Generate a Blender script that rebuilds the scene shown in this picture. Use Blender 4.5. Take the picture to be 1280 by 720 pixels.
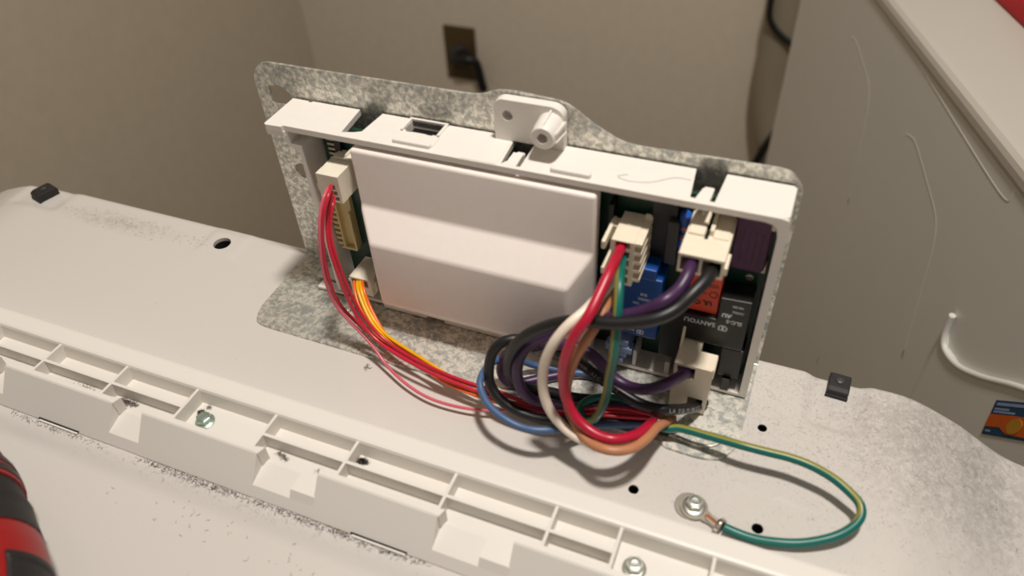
import bpy, bmesh, math, random
from mathutils import Vector, Matrix
from mathutils.geometry import tessellate_polygon
random.seed(7)
SC = bpy.context.scene
for o in list(bpy.data.objects): bpy.data.objects.remove(o)
# ------------------------------------------------------------------ camera
CR = ((0.927648690, 0.222711181, -0.299779316), (0.370830717, -0.644299647, 0.668851661), (-0.044186964, -0.731626746, -0.680271870))
cam_d = bpy.data.cameras.new('camera'); cam = bpy.data.objects.new('camera', cam_d); SC.collection.objects.link(cam)
m = Matrix([(CR[i][0], -CR[i][1], -CR[i][2], 0) for i in range(3)] + [(0, 0, 0, 1)])
m.translation = Vector((0.202564111, -0.214587286, 0.228950238))
cam.matrix_world = m
cam_d.lens = 953 / 1280 * 36; cam_d.sensor_width = 36; cam_d.clip_start = 0.01; cam_d.clip_end = 20
cam_d.dof.use_dof = True; cam_d.dof.focus_distance = 0.325; cam_d.dof.aperture_fstop = 8.5
SC.camera = cam
# ------------------------------------------------------------------ world + lamps
w = bpy.data.worlds.new('room'); SC.world = w; w.use_nodes = True
bg = w.node_tree.nodes['Background']; bg.inputs[0].default_value = (1.0, 0.92, 0.83, 1); bg.inputs[1].default_value = 0.22
def area(name, loc, size, power, col, target):
    l = bpy.data.lights.new(name, 'AREA'); l.shape = 'DISK'; l.size = size; l.energy = power; l.color = col
    o = bpy.data.objects.new(name, l); SC.collection.objects.link(o); o.location = loc
    o.rotation_euler = (Vector(target) - Vector(loc)).to_track_quat('-Z', 'Y').to_euler(); return o
area('ceiling_lamp', (0.25, -0.05, 1.00), 0.10, 11.0, (1.0, 0.935, 0.865), (0.1, 0.05, 0))
SC.view_settings.view_transform = 'Standard'; SC.view_settings.look = 'None'; SC.view_settings.gamma = 1
SC.view_settings.exposure = -0.13; SC.view_settings.use_curve_mapping = False
# ------------------------------------------------------------------ materials
MATS = {}
def nodes(name):
    mt = bpy.data.materials.new(name); mt.use_nodes = True; nt = mt.node_tree
    return mt, nt, nt.nodes['Principled BSDF']
def lin(c): return tuple((x / 12.92 if x <= 0.04045 else ((x + 0.055) / 1.055) ** 2.4) for x in (v / 255 for v in c)) + (1,)
def plain(name, rgb, rough=0.5, metal=0.0, vary=0.06, scale=300, bump=0.0, coat=0.0, spec=0.5):
    mt, nt, b = nodes(name); c = lin(rgb)
    tc = nt.nodes.new('ShaderNodeTexCoord'); n = nt.nodes.new('ShaderNodeTexNoise'); n.inputs['Scale'].default_value = scale; n.inputs['Detail'].default_value = 4
    nt.links.new(tc.outputs['Object'], n.inputs['Vector'])
    r = nt.nodes.new('ShaderNodeValToRGB'); r.color_ramp.elements[0].position = 0.3; r.color_ramp.elements[1].position = 0.7
    r.color_ramp.elements[0].color = tuple(x * (1 - vary) for x in c[:3]) + (1,); r.color_ramp.elements[1].color = tuple(min(1, x * (1 + vary)) for x in c[:3]) + (1,)
    nt.links.new(n.outputs['Fac'], r.inputs['Fac']); nt.links.new(r.outputs['Color'], b.inputs['Base Color'])
    b.inputs['Roughness'].default_value = rough; b.inputs['Metallic'].default_value = metal; b.inputs['Specular IOR Level'].default_value = spec
    if coat: b.inputs['Coat Weight'].default_value = coat; b.inputs['Coat Roughness'].default_value = 0.08
    if bump:
        bp = nt.nodes.new('ShaderNodeBump'); bp.inputs['Strength'].default_value = bump; bp.inputs['Distance'].default_value = 0.0003
        nt.links.new(n.outputs['Fac'], bp.inputs['Height']); nt.links.new(bp.outputs['Normal'], b.inputs['Normal'])
    MATS[name] = mt; return mt
def mathn(nt, op, a, b=None, c=None):
    n = nt.nodes.new('ShaderNodeMath'); n.operation = op
    for i, v in enumerate((a, b, c)):
        if v is None: continue
        if isinstance(v, (int, float)): n.inputs[i].default_value = v
        else: nt.links.new(v, n.inputs[i])
    return n.outputs[0]
def noise(nt, tc, scale, detail=3, dist=0.0, rough=0.5, out='Fac'):
    n = nt.nodes.new('ShaderNodeTexNoise'); n.inputs['Scale'].default_value = scale; n.inputs['Detail'].default_value = detail
    n.inputs['Distortion'].default_value = dist; n.inputs['Roughness'].default_value = rough; nt.links.new(tc, n.inputs['Vector']); return n.outputs[out]
def ramp(nt, fac, stops):
    r = nt.nodes.new('ShaderNodeValToRGB'); e = r.color_ramp.elements
    while len(e) < len(stops): e.new(0.5)
    for i, (p, c) in enumerate(stops): e[i].position = p; e[i].color = c
    nt.links.new(fac, r.inputs['Fac']); return r.outputs['Color']
def sstep(nt, v, a, b):
    n = nt.nodes.new('ShaderNodeMapRange'); n.interpolation_type = 'SMOOTHSTEP'
    nt.links.new(v, n.inputs[0]); n.inputs[1].default_value = a; n.inputs[2].default_value = b; n.inputs[3].default_value = 0; n.inputs[4].default_value = 1
    return n.outputs[0]
def blob(nt, tc, cx, cy, rx, ry):
    """soft stain mask around a place on the metal (metres)"""
    mp = nt.nodes.new('ShaderNodeMapping'); mp.vector_type = 'POINT'
    mp.inputs['Location'].default_value = (-cx / rx, -cy / ry, 0); mp.inputs['Scale'].default_value = (1 / rx, 1 / ry, 0)
    nt.links.new(tc, mp.inputs['Vector'])
    l = nt.nodes.new('ShaderNodeVectorMath'); l.operation = 'LENGTH'; nt.links.new(mp.outputs[0], l.inputs[0])
    return sstep(nt, l.outputs['Value'], 1.0, 0.0)
def mixc(nt, fac, a, b):
    n = nt.nodes.new('ShaderNodeMix'); n.data_type = 'RGBA'
    for i, v in ((0, fac), (6, a), (7, b)):
        if isinstance(v, (float, int, tuple)): n.inputs[i].default_value = v
        else: nt.links.new(v, n.inputs[i])
    return n.outputs[2]
# white enamel with grey dust specks
def enamel():
    mt, nt, b = nodes('white_enamel'); tcn = nt.nodes.new('ShaderNodeTexCoord'); tc = tcn.outputs['Object']
    m1 = blob(nt, tc, 0.283, -0.012, 0.060, 0.060); m2 = blob(nt, tc, -0.105, -0.009, 0.05, 0.010); m3 = blob(nt, tc, 0.225, -0.015, 0.14, 0.12)
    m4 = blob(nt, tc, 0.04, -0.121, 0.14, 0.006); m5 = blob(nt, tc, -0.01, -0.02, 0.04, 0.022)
    spk = noise(nt, tc, 900, 3, 1.5, 0.7); spk2 = noise(nt, tc, 330, 4, 2.0, 0.7); big = noise(nt, tc, 60, 3)
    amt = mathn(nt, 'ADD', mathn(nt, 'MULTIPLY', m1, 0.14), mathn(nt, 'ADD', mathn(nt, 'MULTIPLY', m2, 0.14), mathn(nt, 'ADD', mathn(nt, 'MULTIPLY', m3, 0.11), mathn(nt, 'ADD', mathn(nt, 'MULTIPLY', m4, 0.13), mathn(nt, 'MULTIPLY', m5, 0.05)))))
    amt = mathn(nt, 'ADD', amt, mathn(nt, 'MULTIPLY', mathn(nt, 'SUBTRACT', big, 0.5), 0.10))
    v = mathn(nt, 'ADD', spk, amt); v2 = mathn(nt, 'ADD', spk2, amt)
    d = mathn(nt, 'MULTIPLY', sstep(nt, v, 0.655, 0.76), 0.40); d2 = mathn(nt, 'MULTIPLY', sstep(nt, v2, 0.69, 0.80), 0.45)
    f = mathn(nt, 'MAXIMUM', d, d2)
    smoke = sstep(nt, noise(nt, tc, 260, 5, 1.0, 0.75), 0.36, 0.66)
    wash = mathn(nt, 'MULTIPLY', mathn(nt, 'MULTIPLY', mathn(nt, 'MAXIMUM', mathn(nt, 'MULTIPLY', m1, 1.3), mathn(nt, 'MULTIPLY', m2, 0.7)), smoke), 0.45)
    f = mathn(nt, 'MAXIMUM', f, wash)
    nt.links.new(mixc(nt, f, lin((203, 198, 192)), lin((90, 83, 76))), b.inputs['Base Color'])
    nt.links.new(mathn(nt, 'ADD', mathn(nt, 'MULTIPLY', f, 0.6), 0.14), b.inputs['Roughness']); MATS['enamel'] = mt
enamel()
def galv():
    mt, nt, b = nodes('galvanised_steel'); tcn = nt.nodes.new('ShaderNodeTexCoord'); tc = tcn.outputs['Object']
    n1 = noise(nt, tc, 430, 3, 0.35, 0.6); n2 = noise(nt, tc, 45, 3, 0.4); n3 = noise(nt, tc, 1100, 2, 0.3)
    s = mathn(nt, 'ADD', mathn(nt, 'ADD', n1, mathn(nt, 'MULTIPLY', n2, 0.35)), mathn(nt, 'MULTIPLY', n3, 0.2))
    c = ramp(nt, s, [(0.62, lin((166, 169, 166))), (0.74, lin((194, 193, 185))), (0.88, lin((236, 233, 222)))])
    nt.links.new(c, b.inputs['Base Color']); b.inputs['Metallic'].default_value = 0.72
    r = mathn(nt, 'SUBTRACT', 0.62, mathn(nt, 'MULTIPLY', n1, 0.3)); nt.links.new(r, b.inputs['Roughness'])
    bp = nt.nodes.new('ShaderNodeBump'); bp.inputs['Strength'].default_value = 0.35; bp.inputs['Distance'].default_value = 0.0003
    nt.links.new(n1, bp.inputs['Height']); nt.links.new(bp.outputs[0], b.inputs['Normal']); MATS['galv'] = mt
galv()
def stripe_wire(name, base, stripe):
    """green insulation with a yellow tracer that runs along it"""
    mt, nt, b = nodes(name); uv = nt.nodes.new('ShaderNodeUVMap'); sp = nt.nodes.new('ShaderNodeSeparateXYZ'); nt.links.new(uv.outputs[0], sp.inputs[0])
    a = mathn(nt, 'ABSOLUTE', mathn(nt, 'SUBTRACT', sp.outputs['Y'], 0.5)); f = sstep(nt, a, 0.095, 0.07)
    nt.links.new(mixc(nt, f, lin(base), lin(stripe)), b.inputs['Base Color']); b.inputs['Roughness'].default_value = 0.36; MATS[name] = mt
stripe_wire('green_yellow', (6, 100, 90), (140, 134, 52))
def dirty_plastic():
    mt, nt, b = nodes('white_strip_plastic'); tcn = nt.nodes.new('ShaderNodeTexCoord'); tc = tcn.outputs['Object']
    s = noise(nt, tc, 420, 4, 2.0, 0.7); g = noise(nt, tc, 38, 2)
    v = mathn(nt, 'ADD', s, mathn(nt, 'MULTIPLY', mathn(nt, 'SUBTRACT', g, 0.5), 0.16)); f = mathn(nt, 'MULTIPLY', sstep(nt, v, 0.69, 0.82), 0.4)
    nt.links.new(mixc(nt, f, lin((222, 217, 209)), lin((104, 96, 88))), b.inputs['Base Color']); b.inputs['Roughness'].default_value = 0.42; MATS['strip'] = mt
dirty_plastic()
P = plain
P('white_plastic', (229, 223, 215), 0.42, vary=0.015)
P('cover_plastic', (240, 230, 223), 0.5, vary=0.012)
P('cream', (230, 218, 196), 0.5, vary=0.03)
P('pale_cream', (226, 218, 200), 0.5, vary=0.03)
P('yellow_cream', (208, 188, 136), 0.5, vary=0.04)
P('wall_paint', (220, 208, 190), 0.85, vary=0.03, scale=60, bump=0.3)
P('wall_paint_shaded', (200, 188, 168), 0.85, vary=0.03, scale=60, bump=0.3)  # darker copy of the wall paint, the left wall's shade in its colour
P('floor_vinyl', (112, 100, 84), 0.7, vary=0.1, scale=8)
P('dryer_enamel', (218, 217, 211), 0.45, vary=0.01, scale=20)
P('dryer_top', (186, 180, 170), 0.35, vary=0.01, scale=20)
P('pcb', (8, 56, 40), 0.4, vary=0.2, scale=500)
P('black_plastic', (18, 17, 18), 0.42, vary=0.1)
P('dark_grey', (58, 58, 60), 0.45, vary=0.1)
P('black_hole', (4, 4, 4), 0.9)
P('blue_relay', (20, 74, 150), 0.35, vary=0.05)
P('light_blue', (142, 160, 200), 0.5, vary=0.05)
P('orange_relay', (222, 72, 34), 0.4, vary=0.05)
P('purple_disc', (74, 28, 70), 0.5, vary=0.1, bump=0.6)
P('resistor_blue', (36, 86, 170), 0.3)
P('copper', (190, 110, 60), 0.35, metal=0.8)
P('tin', (180, 174, 162), 0.36, metal=0.9, vary=0.08)
P('screw_zinc', (205, 207, 198), 0.33, metal=0.9, vary=0.05)
P('screw_green', (178, 196, 184), 0.34, metal=0.85, vary=0.08)
P('wire_black', (24, 23, 24), 0.42, spec=0.5)
P('wire_purple', (62, 34, 72), 0.4)
P('wire_blue', (70, 96, 134), 0.42)
P('wire_white', (236, 222, 204), 0.4)
P('wire_red', (180, 22, 52), 0.34)
P('wire_tan', (184, 124, 88), 0.45)
P('wire_thin_red', (190, 32, 54), 0.28)
P('wire_pale_red', (206, 96, 112), 0.28)
P('wire_orange', (230, 104, 40), 0.32)
P('wire_yellow', (232, 172, 14), 0.32)
P('ink_white', (214, 216, 218), 0.6)
P('ink_grey', (138, 136, 134), 0.6)
P('ink_black', (40, 16, 12), 0.6)
P('lint', (88, 76, 68), 0.95, vary=0.2)
P('lint_and_slot_shade', (34, 28, 26), 0.95, vary=0.2)
P('lint_brown', (150, 96, 58), 0.9)
P('rubber', (30, 27, 27), 0.6, vary=0.15, scale=400, bump=0.4)
P('tool_red', (150, 22, 24), 0.4, vary=0.03)
P('brass_box', (92, 76, 48), 0.5, metal=0.3)
P('red_cloth', (150, 20, 24), 0.7)
P('label_blue', (10, 66, 100), 0.5)
P('label_orange', (206, 92, 20), 0.5)
P('label_gold', (190, 140, 40), 0.5)
P('grey_duct', (150, 140, 122), 0.6, vary=0.05)
MT = MATS
# ------------------------------------------------------------------ helpers (shapes are given in millimetres)
K = 0.001
def empty(name, loc, label, cat, group=None):
    o = bpy.data.objects.new(name, None); SC.collection.objects.link(o); o.location = Vector(loc) * K; o.empty_display_size = 0.01
    o['label'] = label; o['category'] = cat
    if group: o['group'] = group
    return o
def tag(o, label, cat, group=None, kind=None):
    o['label'] = label; o['category'] = cat
    if group: o['group'] = group
    if kind: o['kind'] = kind
    return o
def abs_loc(o):
    v = Vector((0, 0, 0))
    while o: v += o.location; o = o.parent
    return v
def link(name, me, mat, parent=None, label=None):
    o = bpy.data.objects.new(name, me); SC.collection.objects.link(o)
    if mat is not None: me.materials.clear(); me.materials.append(MT[mat])
    if parent:
        o.parent = parent
        root = parent
        while root.parent: root = root.parent
        if parent is root: o.matrix_parent_inverse = Matrix.Translation(-root.location)
    if label: o['label'] = label
    return o
def from_bm(name, bm, mat, parent=None, smooth=False, label=None):
    bmesh.ops.recalc_face_normals(bm, faces=bm.faces[:])
    me = bpy.data.meshes.new(name); bm.to_mesh(me); bm.free()
    if smooth:
        for p in me.polygons: p.use_smooth = True
    return link(name, me, mat, parent, label)
def bevel(bm, w, seg=2, ang=30):
    es = [e for e in bm.edges if len(e.link_faces) == 2 and e.calc_face_angle(0) > math.radians(ang)]
    if es and w: bmesh.ops.bevel(bm, geom=es, offset=w * K, segments=seg, profile=0.5, affect='EDGES', clamp_overlap=True)
def bm_box(bm, x0, x1, y0, y1, z0, z1):
    v = [bm.verts.new((x * K, y * K, z * K)) for x in (x0, x1) for y in (y0, y1) for z in (z0, z1)]
    for f in ((0, 1, 3, 2), (4, 6, 7, 5), (0, 4, 5, 1), (2, 3, 7, 6), (0, 2, 6, 4), (1, 5, 7, 3)): bm.faces.new([v[i] for i in f])
    return v
def box(name, b, mat, parent=None, bev=0.3, label=None):
    bm = bmesh.new(); bm_box(bm, *b); bmesh.ops.recalc_face_normals(bm, faces=bm.faces[:]); bevel(bm, bev); return from_bm(name, bm, mat, parent, False, label)
def boxes(name, bs, mat, parent=None, bev=0.2, label=None):
    bm = bmesh.new()
    for b in bs: bm_box(bm, *b)
    bmesh.ops.recalc_face_normals(bm, faces=bm.faces[:]); bevel(bm, bev, 1); return from_bm(name, bm, mat, parent, False, label)
def round_poly(pts, r, n=5):
    """round the corners of a polygon; r a number or a per-corner list"""
    out = []; L = len(pts)
    for i, p in enumerate(pts):
        rr = r[i] if isinstance(r, (list, tuple)) else r
        a = Vector(pts[i - 1]); b = Vector(p); c = Vector(pts[(i + 1) % L])
        if rr <= 0: out.append(tuple(b)); continue
        d1 = (a - b); d2 = (c - b); t = min(rr, d1.length * 0.49, d2.length * 0.49); p1 = b + d1.normalized() * t; p2 = b + d2.normalized() * t
        for k in range(n + 1):
            s = k / n; out.append(tuple((1 - s) ** 2 * p1 + 2 * s * (1 - s) * b + s * s * p2))
    return out
def circle(cx, cy, r, n=20, ry=None):
    return [(cx + r * math.cos(2 * math.pi * k / n), cy + (ry or r) * math.sin(2 * math.pi * k / n)) for k in range(n)]
def bm_prism(bm, outer, lo, hi, plane='xy', holes=()):
    loops = [list(outer)] + [list(h) for h in holes]
    def P3(p, t):
        if plane == 'xy': q = (p[0], p[1], t)
        elif plane == 'xz': q = (p[0], t, p[1])
        else: q = (t, p[0], p[1])
        return Vector(q) * K
    flat = [p for l in loops for p in l]
    A = [bm.verts.new(P3(p, lo)) for p in flat]; B = [bm.verts.new(P3(p, hi)) for p in flat]
    if holes:
        tris = tessellate_polygon([[Vector((p[0], p[1], 0)) for p in l] for l in loops])
        for t in tris:
            for V in (A, B):
                try: bm.faces.new([V[i] for i in t])
                except ValueError: pass
    else:
        bm.faces.new(A); bm.faces.new(B)
    k = 0
    for l in loops:
        n = len(l)
        for i in range(n):
            a, b = k + i, k + (i + 1) % n; bm.faces.new([A[a], A[b], B[b], B[a]])
        k += n
def prism(name, outer, lo, hi, plane, mat, parent=None, holes=(), bev=0, label=None):
    bm = bmesh.new(); bm_prism(bm, outer, lo, hi, plane, holes); bmesh.ops.recalc_face_normals(bm, faces=bm.faces[:])
    if bev: bevel(bm, bev, 2, 50)
    return from_bm(name, bm, mat, parent, False, label)
def spline(pts, per=8):
    P_ = [Vector(p) for p in pts]; out = []
    for i in range(len(P_) - 1):
        p0 = P_[max(i - 1, 0)]; p1 = P_[i]; p2 = P_[i + 1]; p3 = P_[min(i + 2, len(P_) - 1)]
        def tj(a, b): return max((b - a).length, 1e-6) ** 0.5
        t0 = 0; t1 = t0 + tj(p0, p1); t2 = t1 + tj(p1, p2); t3 = t2 + tj(p2, p3)
        for k in range(per):
            t = t1 + (t2 - t1) * k / per
            A1 = p0.lerp(p1, (t - t0) / (t1 - t0)); A2 = p1.lerp(p2, (t - t1) / (t2 - t1)); A3 = p2.lerp(p3, (t - t2) / (t3 - t2))
            B1 = A1.lerp(A2, (t - t0) / (t2 - t0)); B2 = A2.lerp(A3, (t - t1) / (t3 - t1)); out.append(B1.lerp(B2, (t - t1) / (t2 - t1)))
    out.append(P_[-1].copy()); return out
def smooth_path(pts, it=6):
    for _ in range(it):
        pts = [pts[0]] + [(pts[i - 1] + pts[i] * 2 + pts[i + 1]) / 4 for i in range(1, len(pts) - 1)] + [pts[-1]]
    return pts
def bm_tube(bm, path, r, n=14, up0=(0, 0, 1), uv=True, rf=None, tw=None):
    """sweep a circle; up stays near world up so that a tracer stripe keeps its side"""
    uvl = bm.loops.layers.uv.verify(); rings = []; tot = 0; ds = [0]
    for i in range(1, len(path)): tot += (path[i] - path[i - 1]).length; ds.append(tot)
    T = (path[1] - path[0]).normalized(); u = Vector(up0); u = (u - T * u.dot(T))
    if u.length < 0.2: u = Vector((0, -1, 0)); u = u - T * u.dot(T)
    u.normalize()
    for i, p in enumerate(path):
        t = (path[min(i + 1, len(path) - 1)] - path[max(i - 1, 0)]).normalized(); u = (u - t * u.dot(t)).normalized(); v = t.cross(u)
        rr = rf(i / (len(path) - 1)) if rf else r; ph = tw(i / (len(path) - 1)) if tw else 0.0
        rings.append([bm.verts.new((p + (u * math.cos(a) + v * math.sin(a)) * rr) * K) for a in (2 * math.pi * (k + 0.0) / n + math.pi + ph for k in range(n))])
    for i in range(len(rings) - 1):
        for k in range(n):
            f = bm.faces.new([rings[i][k], rings[i][(k + 1) % n], rings[i + 1][(k + 1) % n], rings[i + 1][k]]); f.smooth = True
            uvs = [(ds[i] / 10, k / n), (ds[i] / 10, (k + 1) / n), (ds[i + 1] / 10, (k + 1) / n), (ds[i + 1] / 10, k / n)]
            for lp, q in zip(f.loops, uvs): lp[uvl].uv = q
    for rg in (rings[0], rings[-1]): bm.faces.new(rg)
def tube(name, pts, r, mat, parent=None, per=8, sm=5, n=14, label=None, up0=(0, 0, 1), rf=None, tw=None):
    bm = bmesh.new(); path = smooth_path(spline(pts, per), sm); bm_tube(bm, path, r, n, up0, rf=rf, tw=tw)
    bmesh.ops.recalc_face_normals(bm, faces=bm.faces[:]); me = bpy.data.meshes.new(name); bm.to_mesh(me); bm.free()
    return link(name, me, mat, parent, label)
def revolve(name, prof, c, axis, mat, parent=None, n=28, label=None, smooth=True):
    """prof: (radius, height) pairs; axis a unit vector"""
    bm = bmesh.new(); ax = Vector(axis).normalized(); q = Vector((0, 0, 1)).rotation_difference(ax); rings = []
    for r, h in prof:
        rings.append([bm.verts.new((Vector(c) + q @ Vector((r * math.cos(2 * math.pi * k / n), r * math.sin(2 * math.pi * k / n), h))) * K) for k in range(n)])
    for a, b in zip(rings, rings[1:]):
        for k in range(n): bm.faces.new([a[k], a[(k + 1) % n], b[(k + 1) % n], b[k]])
    bm.faces.new(rings[0]); bm.faces.new(rings[-1])
    o = from_bm(name, bm, mat, parent, smooth, label)
    if smooth: o.data.set_sharp_from_angle(angle=math.radians(35))
    return o
def text(name, s, origin, xdir, ydir, size, mat, parent, bold=0.0):
    cu = bpy.data.curves.new(name, 'FONT'); cu.body = s; cu.size = size * K; cu.extrude = 0.00003; cu.offset = bold * K; cu.resolution_u = 2
    tmp = bpy.data.objects.new(name, cu); SC.collection.objects.link(tmp); bpy.context.view_layer.update()
    me = bpy.data.meshes.new_from_object(tmp.evaluated_get(bpy.context.evaluated_depsgraph_get())); bpy.data.objects.remove(tmp)
    X = Vector(xdir).normalized(); Y = Vector(ydir); Y = (Y - X * Y.dot(X)).normalized(); Z = X.cross(Y)
    R = Matrix((X, Y, Z)).transposed().to_4x4(); R.translation = Vector(origin) * K; me.transform(R); me.name = name
    return link(name, me, mat, parent)
def cut(o, cutters):
    bpy.context.view_layer.update()
    for c in cutters:
        md = o.modifiers.new('b', 'BOOLEAN'); md.operation = 'DIFFERENCE'; md.solver = 'EXACT'; md.object = c
    me = bpy.data.meshes.new_from_object(o.evaluated_get(bpy.context.evaluated_depsgraph_get())); o.modifiers.clear(); o.data = me
    for c in cutters: bpy.data.objects.remove(c)
def cutter(prof, c, n=28):
    return revolve('cutter', prof, c, (0, 0, 1), None, None, n, smooth=False)
def ss(a, b, x): t = max(0, min(1, (x - a) / (b - a))); return t * t * (3 - 2 * t)
# ------------------------------------------------------------------ setting: walls and floor
def struct(o): o['kind'] = 'structure'; return o
WY = 950
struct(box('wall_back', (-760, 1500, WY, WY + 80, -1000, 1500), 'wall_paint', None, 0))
struct(box('wall_left', (-802, -722, -1200, WY, -1000, 1500), 'wall_paint_shaded', None, 0))
struct(box('floor', (-800, 1500, -1200, WY, -1040, -1000), 'floor_vinyl', None, 0))
# ------------------------------------------------------------------ washer with its enamel deck
def interp(tab, x):
    if x <= tab[0][0]: return tab[0][1]
    for (a, va), (b, vb) in zip(tab, tab[1:]):
        if x <= b: return va + (vb - va) * (x - a) / (b - a)
    return tab[-1][1]
RT = [(258, 0), (262, -0.3), (266, -1.1), (272, -3.3), (278, -5.9), (284, -8.8), (290, -12.6), (296, -16.4), (301, -19.2), (306, -21), (312, -22.4), (320, -23.2), (340, -23.6)]
LT = [(-250, -23), (-230, -21.5), (-216, -16.5), (-202, -9.9), (-190, -5.6), (-179, -2.2), (-170, -0.7), (-162, 0)]
def pad(x, y, x0, x1, y0, y1, e):
    return ss(x0 - e, x0 + e, x) * (1 - ss(x1 - e, x1 + e, x)) * ss(y0 - e, y0 + e, y) * (1 - ss(y1 - e, y1 + e, y))
def deck_z(x, y):
    z = interp(RT, x) + interp(LT, x)
    z -= 2.0 * pad(x, y, 229, 249, -20.5, 40, 2.9)
    z -= 1.2 * pad(x, y, -178, -146, -12, 40, 3)
    z += 0.9 * pad(x, y, -52, -31, -14.5, 1.5, 2.0)
    z -= 0.55 * math.exp(-((x + 10) ** 2 / 500 + (y + 22) ** 2 / 260))
    z -= 2.6 * ss(-119.5, -128.5, y) if y < -119.5 else 0
    z -= 0.8 * ss(-170, -260, y)
    for hx, hy in ((215.2, -28.6), (178.3, -69.3), (219.7, -69.6)):
        d = math.hypot(x - hx, y - hy); z -= 0.5 * (1 - ss(1.6, 3.6, d))
    return z
def make_washer():
    t = empty('washing_machine', (50, -100, -1000), 'white enamel washing machine with its bare dusty top deck in front', 'washing machine')
    xs = []; x = -250.0
    while x < 340: xs.append(x); x += 1.6 if 200 < x < 325 or -60 < x < -25 else 3.0
    xs.append(340.0)
    ys = []; y = -300.0
    while y < 2.0: ys.append(y); y += 8 if y < -180 else (1.5 if y > -132 else 3.0)
    ys.append(2.0)
    bm = bmesh.new(); R0 = 4.0
    rows = [[(x, y, deck_z(x, y)) for x in xs] for y in ys]
    for k in range(1, 6):
        a = k / 5 * math.pi / 2; rows.append([(x, 2 + R0 * math.sin(a), deck_z(x, 2) - R0 * (1 - math.cos(a))) for x in xs])
    rows.append([(x, 6.0, -60.0) for x in xs]); rows.append([(x, -300.0, -60.0) for x in xs])
    vs = [[bm.verts.new(Vector(p) * K) for p in r] for r in rows]
    for a, b in zip(vs, vs[1:] + vs[:1]):
        for i in range(len(xs) - 1): bm.faces.new([a[i], a[i + 1], b[i + 1], b[i]])
    for s in (0, -1): bm.faces.new([r[s] for r in vs])
    d = from_bm('top_deck', bm, 'enamel', t)
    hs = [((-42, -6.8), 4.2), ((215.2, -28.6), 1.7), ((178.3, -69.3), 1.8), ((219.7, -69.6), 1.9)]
    cut(d, [cutter([(r, -14), (r, 4)], (c[0], c[1], 0)) for c, r in hs])
    for p in d.data.polygons: p.use_smooth = True
    d.data.set_sharp_from_angle(angle=math.radians(38))
    for c, r in hs: revolve('hole_shade', [(r - 0.02, -13.8), (r - 0.02, -0.9), (r - 0.12, -0.9), (r - 0.12, -13.6)], (c[0], c[1], 0), (0, 0, 1), 'black_hole', t)  # black sleeve in the white hole, shade put in as colour
    box('cabinet', (-245, 335, -640, 2, -1000, -60.2), 'enamel', t, 2)
    return t
make_washer()
# ------------------------------------------------------------------ black clips on the rear edge
def clip(loc, rot, h, label, L, Wd):
    t = empty('retaining_clip', loc, label, 'clip', None)
    prof = [(-L / 2, 0), (L / 2, 0), (L / 2, h * 0.8), (L / 2 - 1.2, h), (-L / 2 + 1.8, h), (-L / 2, h - 1.0)]
    q = Matrix.Rotation(rot, 4, 'Z')
    def put(o): o.data.transform(Matrix.Translation(Vector(loc) * K) @ q); return o
    put(prism('clip_body', prof, -Wd / 2, Wd / 2, 'yz', 'rubber', t, bev=0.4))
    put(box('foot_lip', (-Wd / 2 - 0.2, Wd / 2 + 0.2, -L / 2 - 0.3, -L / 2 + 1.0, 0, h * 0.35), 'rubber', t, 0.2))
    put(revolve('screw_head', [(1.5, 0), (1.5, 0.25), (1.1, 0.5), (0.3, 0.55)], (0, 0.5, h), (0, 0, 1), 'dark_grey', t, 16))
    return t
clip((239, 0.3, deck_z(239, 0)), math.radians(-3), 4.6, 'black plastic clip on the rear deck edge to the right of the bracket', 9.5, 7.6)
clip((-161.2, -2.6, deck_z(-161, -2.6)), math.radians(-16), 4.4, 'black plastic clip near the left end of the rear deck edge', 11.0, 8.6)
# ------------------------------------------------------------------ galvanised bracket
def make_bracket():
    t = empty('mounting_bracket', (105, -20, 0), 'speckled galvanised steel angle bracket standing behind the white circuit housing', 'bracket')
    o = [(2.0, 1.2), (209, 1.2), (209, 84.5), (204.5, 89.6), (201, 90.3), (177, 90.0), (156, 89.4), (149, 90.2), (139, 95.3), (132.2, 100.2), (127.9, 101.7), (111, 102.7), (104.4, 102.0), (100.3, 99.8), (95.5, 99.0), (34, 98.6), (7, 98.6), (1.6, 93)]
    r = [0, 0, 4, 3, 2, 2, 3, 3, 3, 3, 3, 2, 3, 3, 2, 0, 4, 4]
    hole = round_poly([(7.2, 81.2), (7.4, 88.7), (13.3, 89.5), (17.3, 86.4), (17.3, 82.8), (13.9, 81.2)], 0.6)
    prism('upright_plate', round_poly(o, r), 0.0, 1.1, 'xz', 'galv', t, holes=[hole, circle(13.0, 50, 3.6), circle(24, 28, 2.2)])
    f = [(2.0, -0.2), (2.8, -38.5), (5.6, -45.8), (12, -46.8), (182.5, -48.2), (184, -49.6), (196, -50.2), (204, -48.5), (208.5, -40), (209, -0.2)]
    fl = prism('base_flange', round_poly(f, [0, 3, 3, 3, 1, 1, 4, 4, 4, 0]), 0.12, 1.3, 'xy', 'galv', t)
    # bend
    bm = bmesh.new(); pr = [(1.1, 1.4)] + [(1.1 - 1.6 * (1 - math.cos(a)), 1.4 - 1.28 * math.sin(a)) for a in (0.4, 0.8, 1.2, math.pi / 2)] + [(-0.5, 1.3), (0.0, 1.5)]
    bm_prism(bm, pr, 2.0, 209, 'yz'); from_bm('bend', bm, 'galv', t)
    # pressed stiffening bead in front
    tube('stiffening_bead', [(183, -46, 0.7), (183.5, -44, 1.0), (195, -45.3, 1.3), (201, -43, 1.1), (203.5, -38, 0.9)], 0.9, 'galv', t, n=8)
    return t
make_bracket()
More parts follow.
